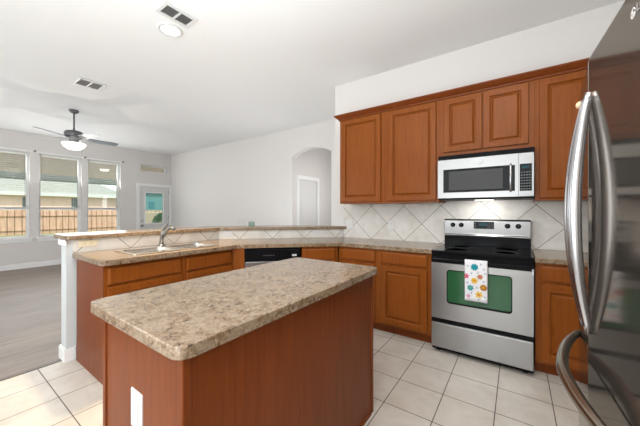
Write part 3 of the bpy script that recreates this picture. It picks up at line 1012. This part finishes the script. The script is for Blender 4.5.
def fdoor(y0, y1, z0, z1, name):
    k = 18
    pts = []
    ysec = [y0, y0 + 0.004] + [y0 + 0.004 + (y1 - y0 - 0.008) * i / k for i in range(1, k)] + [y1 - 0.004, y1]
    for i, y in enumerate(ysec):
        x = fx_(y) + (0.005 if i in (0, len(ysec) - 1) else 0)
        pts.append((x - ox, y - oy))
    pts += [(0.272 - ox, y1 - oy), (0.272 - ox, y0 - oy)]
    mb = MB().prism(pts, z0, z1)
    o = mb.build(name, M['fridge'], t)
    return o


dn = fdoor(FY0, GY - 0.003, 0.835, 1.78, 'door')
df = fdoor(GY + 0.003, FY1, 0.835, 1.78, 'door')
fz = fdoor(FY0, FY1, 0.085, 0.825, 'freezer_drawer')
MB().box(0.29 - ox, 0.31 - ox, FY0 + 0.02 - oy, FY1 - 0.02 - oy, 0.02, 0.085).build('kick_grille', M['blackplastic'], t)


def vhandle(y, door):
    pts = []
    for i in range(25):
        s = i / 24
        z = 0.92 + 0.745 * s
        bow = 0.036 * (1 - abs(2 * s - 1) ** 2.0)
        pts.append((fx_(y) - 0.004 - bow - ox, y - oy, z))
    rad = [0.009 + 0.007 * math.sin(PI * i / 24) for i in range(25)]
    return MB().tube(pts, rad, 14, flat=(1.15, 0.8)).build('handle', M['handle'], door)


h1 = vhandle(GY - 0.036, dn)
h2 = vhandle(GY + 0.036, df)
tan = mat('beige_cap', (0.72, 0.48, 0.30), 0.5)
MB().lathe([(0.004, -0.012), (0.010, -0.008), (0.012, 0.0), (0.010, 0.008), (0.004, 0.012)], (fx_(GY + 0.05) - 0.016 - ox, GY + 0.05 - oy, 1.655), 12).build('beige_stop', tan, df)
pts = []
for i in range(29):
    s = i / 28
    y = 0.83 + 0.79 * s
    bow = 0.056 * (1 - abs(2 * s - 1) ** 2.4)
    pts.append((fx_(y) - 0.006 - bow - ox, y - oy, 0.775))
MB().tube(pts, [0.013 + 0.006 * math.sin(PI * i / 28) for i in range(29)], 14, flat=(0.9, 1.2)).build('freezer_handle', M['warmhandle'], fz)

# round emblem and lettering on the near door
silver = mat('silver_print', (0.66, 0.64, 0.62), 0.4)
ey, ez, er = 0.879, 1.724, 0.0115
eb = MB().use(silver)


def epts(r, a0, a1, n=20):
    return [(ey - r * math.cos(a0 + (a1 - a0) * k / n), ez + r * math.sin(a0 + (a1 - a0) * k / n)) for k in range(n + 1)]


def strip(pa, pb):
    for i in range(len(pa) - 1):
        q = [pa[i], pa[i + 1], pb[i + 1], pb[i]]
        lo = [eb.bm.verts.new((fx_(y) - 0.0006 - ox, y - oy, z)) for y, z in q]
        eb.face(lo)
        hi = [eb.bm.verts.new((fx_(y) - 0.0012 - ox, y - oy, z)) for y, z in q]
        eb.face(hi)
        for k in range(4):
            eb.face([lo[k], lo[(k + 1) % 4], hi[(k + 1) % 4], hi[k]])


strip(epts(er, 0, 2 * PI * 0.97), epts(er * 0.80, 0, 2 * PI * 0.97))
strip([(ey + 0.0025, ez + 0.006), (ey + 0.0025, ez - 0.006)], [(ey + 0.0005, ez + 0.006), (ey + 0.0005, ez - 0.006)])
strip([(ey + 0.0025, ez - 0.004), (ey - 0.003, ez - 0.004)], [(ey + 0.0025, ez - 0.006), (ey - 0.003, ez - 0.006)])
strip(epts(er * 0.62, -0.3, -2.2, 10), epts(er * 0.44, -0.3, -2.2, 10))
strip(epts(er * 0.62, -0.3, 0.0, 3), epts(er * 0.0, -0.3, 0.0, 3))
strip([(ey + 0.0068, ez + 0.005), (ey + 0.0068, ez + 0.002)], [(ey + 0.004, ez + 0.005), (ey + 0.004, ez + 0.002)])
eb.build('emblem', None, dn)
lb = MB().use(mat('grey_print', (0.34, 0.32, 0.30), 0.4))
eb = lb
ly = ey - 0.018
strip([(ly, ez + 0.009), (ly, ez - 0.009)], [(ly - 0.0035, ez + 0.009), (ly - 0.0035, ez - 0.009)])
strip([(ly, ez - 0.006), (ly - 0.012, ez - 0.006)], [(ly, ez - 0.009), (ly - 0.012, ez - 0.009)])
gy = ly - 0.024
ey_s, ey = ey, gy
strip(epts(0.0095, -5.4, 0.0, 16), epts(0.0065, -5.4, 0.0, 16)) if False else strip([(gy - 0.0095 * math.cos(a), ez + 0.0095 * math.sin(a)) for a in [0.8 + 5.2 * k / 16 for k in range(17)]], [(gy - 0.0065 * math.cos(a), ez + 0.0065 * math.sin(a)) for a in [0.8 + 5.2 * k / 16 for k in range(17)]])
strip([(gy, ez + 0.001), (gy - 0.0095, ez + 0.001)], [(gy, ez - 0.002), (gy - 0.0095, ez - 0.002)])
ey = ey_s
lb.build('lettering', None, dn)

# ------------------------------------------------------------------ small things on the bar
tag(MB().box(-0.055, 0.055, -0.03, 0.03, 0, 0.045).box(-0.05, 0.05, -0.025, 0.025, 0.045, 0.05).build('paper_box', mat('pale_card', (0.55, 0.56, 0.54), 0.6), loc=(-3.21, 2.62, 1.0862), rotz=PI / 4, bevel=0.003),
    'small pale card box on the bar top, left of the green one', 'box')
tag(MB().box(-0.042, 0.042, -0.03, 0.03, 0, 0.055).box(-0.038, 0.038, -0.026, 0.026, 0.055, 0.06).build('card_box', mat('green_card', (0.20, 0.29, 0.25), 0.5), loc=(-3.105, 2.73, 1.0862), rotz=PI / 4, bevel=0.003),
    'small grey-green box standing on the bar top behind the dishwasher', 'box')

# ------------------------------------------------------------------ ceiling: vents, lamp, fan
def vent(label, x0, x1, y0, y1, slatm, gapm):
    t = thing('ceiling_vent', label, 'vent', ((x0 + x1) / 2, (y0 + y1) / 2, H))
    w, l = (x1 - x0) / 2, (y1 - y0) / 2
    fr = MB()
    bw = 0.032
    fr.box(-w, -w + bw, -l, l, -0.012, 0).box(w - bw, w, -l, l, -0.012, 0).box(-w + bw, w - bw, -l, -l + bw, -0.012, 0).box(-w + bw, w - bw, l - bw, l, -0.012, 0).box(-w + bw, w - bw, -0.009, 0.009, -0.012, 0)
    fr.build('frame', M['white'], t, bevel=0.003)
    MB().box(-w + bw, w - bw, -l + bw, l - bw, -0.002, -0.0005).build('backing', gapm, t)
    sl = MB()
    n = 7
    for i in range(n):
        x = -w + bw + (2 * w - 2 * bw) * (i + 0.5) / n
        for a, b in ((-l + bw, -0.009), (0.009, l - bw)):
            R = Matrix.Translation((x, 0, -0.006)) @ Matrix.Rotation(math.radians(40), 4, 'Y')
            sl.box(-0.006, 0.006, a, b, -0.0007, 0.0007, R)
    sl.build('slats', slatm, t)
    return t


vent('dark ceiling vent with two grilles beside the round recessed lamp', -2.625, -2.43, 1.195, 1.495, mat('dark_slat', (0.22, 0.21, 0.205), 0.5), M['ventgap'])
vent('pale ceiling vent in the living room near the fan', -5.06, -4.755, 1.215, 1.53, M['ventslat'], mat('pale_gap', (0.34, 0.33, 0.32), 0.8))

t = thing('ceiling_lamp', 'lit round recessed lamp in the kitchen ceiling next to the dark vent', 'lamp', (-2.79, 1.415, H))
MB().lathe([(0.115, 0), (0.115, -0.006), (0.10, -0.014), (0.082, -0.010), (0.082, 0)], seg=36, caps=False).build('trim_ring', M['white'], t)
MB().lathe([(0.083, -0.004), (0.06, -0.013), (0.03, -0.017), (0.002, -0.018)], seg=36).build('lens', M['lens'], t)
light('ceiling_lamp_light', 'AREA', (-2.79, 1.415, H - 0.03), 13, (1, 0.74, 0.42), (0, 0, 0), 0.16, spread=math.radians(60))

# added fill lights just under the kitchen ceiling, out of view
for x, y in ((-0.15, 0.9), (-1.5, -0.4), (-0.2, -1.4)):
    light('overhead_fill', 'AREA', (x, y, H - 0.02), 16, (1, 0.95, 0.88), (0, 0, 0), 0.6)

FZ = 2.60
fx, fy = -6.43, 1.577
t = thing('ceiling_fan', 'five blade ceiling fan with a lit bowl light in the living room', 'ceiling fan', (fx, fy, H))
MB().lathe([(0.07, 0), (0.068, -0.025), (0.045, -0.05), (0.018, -0.062)], seg=24).build('canopy', M['greymetal'], t)
MB().tube([(0, 0, -0.055), (0, 0, -0.36)], 0.013, 12).build('downrod', M['greymetal'], t)
MB().lathe([(0.02, -0.345), (0.05, -0.36), (0.115, -0.375), (0.135, -0.40), (0.135, -0.455), (0.11, -0.49), (0.075, -0.51), (0.06, -0.55), (0.065, -0.57)], seg=32).build('motor_housing', M['greymetal'], t)
MB().lathe([(0.065, -0.572), (0.10, -0.575), (0.165, -0.585), (0.17, -0.60), (0.145, -0.645), (0.095, -0.68), (0.045, -0.692), (0.005, -0.695)], seg=32).build('light_bowl', M['fanglass'], t)
MB().tube([(0.05, 0.1, -0.56), (0.05, 0.1, -0.80)], 0.0018, 6).build('pull_chain', M['greymetal'], t)
blade_m = {}
bw_ = mat('lit_blade', (0.55, 0.56, 0.57), 0.35)
for k in range(5):
    a = math.radians(15 + 72 * k)
    R = Matrix.Rotation(a, 4, 'Z') @ Matrix.Translation((0, 0, -0.495)) @ Matrix.Rotation(math.radians(-13), 4, 'X')
    arm = MB()
    arm.box(0.10, 0.24, -0.018, 0.018, -0.003, 0.003, R)
    arm.box(0.20, 0.26, -0.045, 0.045, -0.004, 0.0, R)
    arm.build('blade_arm', M['greymetal'], t)
    pts = [(0.20, -0.055), (0.24, -0.064), (0.60, -0.072), (0.645, -0.055), (0.66, 0.0), (0.645, 0.055), (0.60, 0.072), (0.24, 0.064), (0.20, 0.055)]
    b = MB()
    lo = [b.bm.verts.new(R @ Vector((x, y, 0.0))) for x, y in pts]
    hi = [b.bm.verts.new(R @ Vector((x, y, 0.007))) for x, y in pts]
    b.face(lo[::-1])
    b.face(hi)
    for i in range(len(pts)):
        b.face([lo[i], lo[(i + 1) % len(pts)], hi[(i + 1) % len(pts)], hi[i]])
    b.build('blade', M['shadedblade'] if k in (1, 4) else bw_, t)  # same blades in a shaded and a lit colour, light painted in
light('fan_light', 'POINT', (fx, fy, H - 0.78), 10, (1, 0.93, 0.82))

# motion sensor, curtain brackets
tag(MB().prism([(0, 0), (0.05, 0), (0, -0.05)], -0.06, 0.06).build('motion_sensor', M['white'], loc=(XL + 0.001, YF - 0.001, 2.30), bevel=0.006), 'small white motion sensor in the far room corner beside the transom', 'sensor')
for y, lab in ((1.535, 'small grey curtain bracket between the first and second tall windows'), (2.455, 'small grey curtain bracket between the second and third tall windows'), (3.295, 'small grey curtain bracket right of the third tall window')):
    tag(MB().lathe([(0.022, 0), (0.022, 0.006), (0.008, 0.01), (0.008, 0.035), (0.014, 0.04), (0.014, 0.05)], seg=14, axis='x').build('curtain_bracket', M['greymetal'], loc=(XL, y, 2.675)), lab, 'bracket', 'curtain brackets')

# window blinds over the upper sashes
blind_m = mat('blind_slat', (0.66, 0.65, 0.62), 0.5)
labs = ['open white slatted blind in the leftmost tall window', 'open white slatted blind in the middle tall window', 'open white slatted blind in the right-hand tall window next to the door']
for i, (a, b) in enumerate(WIN):
    t = thing('window_blind', labs[i], 'blind', (XL - 0.07, (a + b) / 2, WZ1), 0, 'window blinds')
    hw2 = (b - a) / 2 - 0.052
    MB().box(-0.03, 0.025, -hw2, hw2, -0.05, -0.001).build('headrail', blind_m, t)
    sl = MB()
    for k in range(26):
        z = -0.075 - k * 0.0465
        sl.box(-0.024, 0.024, -hw2, hw2, z - 0.0012, z + 0.0012)
    for y in (-hw2 + 0.1, hw2 - 0.1):
        sl.box(-0.001, 0.001, y - 0.001, y + 0.001, -1.255, -0.05)
    sl.build('slats', blind_m, t)
    MB().box(-0.024, 0.024, -hw2, hw2, -1.275, -1.258).build('bottom_rail', blind_m, t)
    MB().tube([(0.03, hw2 - 0.03, -0.05), (0.03, hw2 - 0.03, -1.22)], 0.0018, 6).lathe([(0.004, -1.26), (0.012, -1.25), (0.012, -1.215), (0.003, -1.205)], (0.03, hw2 - 0.03, 0), 10).build('pull_cord', M['greymetal'], t)

# ------------------------------------------------------------------ outside
def simple_noise(name, c1, c2, scale, rough=0.9):
    m = mat(name, c1, rough, spec=0.1)
    g = NT(m)
    g.color(g.ramp(g.noise(g.coords(), scale, 5), [(0.35, c2), (0.65, c1)]))
    return m


struct(MB().box(-60, -9.35, -40, 60, -0.25, -0.12).build('ground', simple_noise('lawn', (0.34, 0.36, 0.16), (0.24, 0.27, 0.10), 1.5)))
struct(MB().box(-15.6, -9.3, -9, 7.5, -0.12, -0.05).build('floor_patio', simple_noise('concrete', (0.5, 0.48, 0.45), (0.42, 0.4, 0.38), 3)))
m = mat('soffit_boards', (0.74, 0.56, 0.50), 0.6)
struct(MB().box(-15.5, -9.305, -9, 7.5, 2.76, 2.88).build('ceiling_patio', m))
struct(MB().box(-15.62, -15.5, -9, 7.5, 2.50, 2.95).build('trim_fascia', mat('teal_fascia', (0.36, 0.47, 0.45), 0.6)))
# patio lamp on the soffit
tag(MB().lathe([(0.13, 0), (0.13, -0.02), (0.10, -0.06), (0.01, -0.07)], seg=20).build('patio_lamp', mat('patio_glass', (0.9, 0.85, 0.75), 0.4, emit=(1, 0.88, 0.7), emit_s=1.6), loc=(-11.9, 3.75, 2.76)), 'lit round lamp under the patio roof outside the right-hand window', 'lamp')

fence_m = mat('cedar_boards', (0.52, 0.34, 0.22), 0.85, spec=0.1)
g = NT(fence_m)
v = g.coords()
s_ = g.xyz(v)
ln = grid_mask(g, g.math('DIVIDE', s_[1], 0.30), 0.07)
nn = g.noise(g.coords((1, 6, 0.6)), 2, 4)
g.color(g.mix(ln, g.ramp(nn, [(0.3, (0.42, 0.26, 0.19)), (0.7, (0.62, 0.42, 0.32))]), (0.20, 0.12, 0.07)))
t = thing('wooden_fence', 'tan wooden board fence across the back of the lawn', 'fence', (-24, 5, -0.12))
MB().box(-0.03, 0.03, -14, 16, 0, 1.46).build('boards', fence_m, t)
MB().box(0.03, 0.10, -14, 16, 0.25, 0.34).box(0.03, 0.10, -14, 16, 1.1, 1.19).build('rails', fence_m, t)

t = thing('neighbour_house', 'pale pink house with grey gabled roof behind the fence', 'house', (-30, 5, -0.12))
hw_m = simple_noise('stucco', (0.88, 0.66, 0.57), (0.82, 0.61, 0.53), 2)
roof_m = simple_noise('shingles', (0.52, 0.54, 0.52), (0.43, 0.45, 0.44), 8)
MB().box(-6, 0, -12, 5.5, 0, 2.75).build('wall', hw_m, t)
MB().prism([(-12.6, 2.62), (6.1, 2.62), (6.1, 2.78), (1.5, 4.75), (-12.6, 4.75)], -6.4, 0.5, 'x').build('roof', roof_m, t)
MB().box(0.5, 0.56, -12.6, 6.1, 2.56, 2.82).build('fascia', mat('house_trim', (0.62, 0.66, 0.62), 0.6), t)
wdm = mat('dark_house_window', (0.10, 0.13, 0.14), 0.2)
for y in (-3.4, -0.6, 2.2):
    MB().box(0.0, 0.04, y, y + 0.55, 1.0, 2.45).build('window', wdm, t)
t = thing('teal_garage', 'teal house wall with a dark window seen through the patio door glass', 'house', (-27, 12.6, -0.12))
MB().box(-5, 0, -1.3, 4.5, 0, 3.1).build('wall', mat('teal_siding', (0.11, 0.235, 0.24), 0.7), t)
MB().box(0, 0.05, -0.77, -0.33, 1.67, 2.25).build('window', mat('teal_window', (0.03, 0.16, 0.19), 0.2), t)
MB().prism([(-1.7, 3.1), (4.9, 3.1), (1.6, 4.6)], -5.2, 0.3, 'x').build('roof', roof_m, t)
# patio chair with tan cushion seen through the door glass
t = thing('patio_sofa', 'tan cushioned outdoor sofa beyond the patio door', 'sofa', (-18.5, 8.45, -0.12))
cush = simple_noise('tan_cushion', (0.46, 0.35, 0.26), (0.40, 0.30, 0.22), 6)
MB().box(-0.35, 0.35, -0.55, 0.75, 0.15, 0.36).build('base', M['greymetal'], t, bevel=0.02)
MB().box(-0.34, 0.34, -0.53, 0.73, 0.362, 0.52).build('seat_cushion', cush, t, bevel=0.04)
MB().box(-0.34, -0.16, -0.53, 0.73, 0.50, 1.33).build('back_cushion', cush, t, bevel=0.05)
for x in (-0.3, 0.3):
    for y in (-0.5, 0.7):
        MB().box(x - 0.025, x + 0.025, y - 0.025, y + 0.025, 0, 0.15).build('leg', M['greymetal'], t)

rnd = random.Random(3)
sh = MB()
for k in range(260):
    a, b = rnd.uniform(0, 2 * PI), rnd.uniform(-0.3, 1)
    r = rnd.uniform(0.25, 0.5)
    c = Vector((r * math.cos(a) * math.sqrt(1 - b * b * 0.8), r * 1.1 * math.sin(a) * math.sqrt(1 - b * b * 0.8), 0.75 + 0.5 * b))
    n = Vector((rnd.uniform(-1, 1), rnd.uniform(-1, 1), rnd.uniform(-0.2, 1))).normalized()
    t1 = n.orthogonal().normalized()
    t2 = n.cross(t1)
    vs = [sh.bm.verts.new(c + t1 * 0.13 * p + t2 * 0.06 * q) for p, q in ((-1, 0), (0, -1), (1, 0), (0, 1))]
    sh.face(vs)
t = thing('garden_shrub', 'leafy green shrub in front of the tan sofa beyond the patio door', 'shrub', (-16.6, 8.05, -0.12))
sh.build('foliage', mat('shrub_leaf', (0.10, 0.24, 0.10), 0.6), t)
MB().tube([(0, 0, 0), (0.02, 0, 0.4), (0, 0.03, 0.8)], [0.03, 0.025, 0.015], 8).build('stem', mat('shrub_bark', (0.12, 0.08, 0.05), 0.9), t)
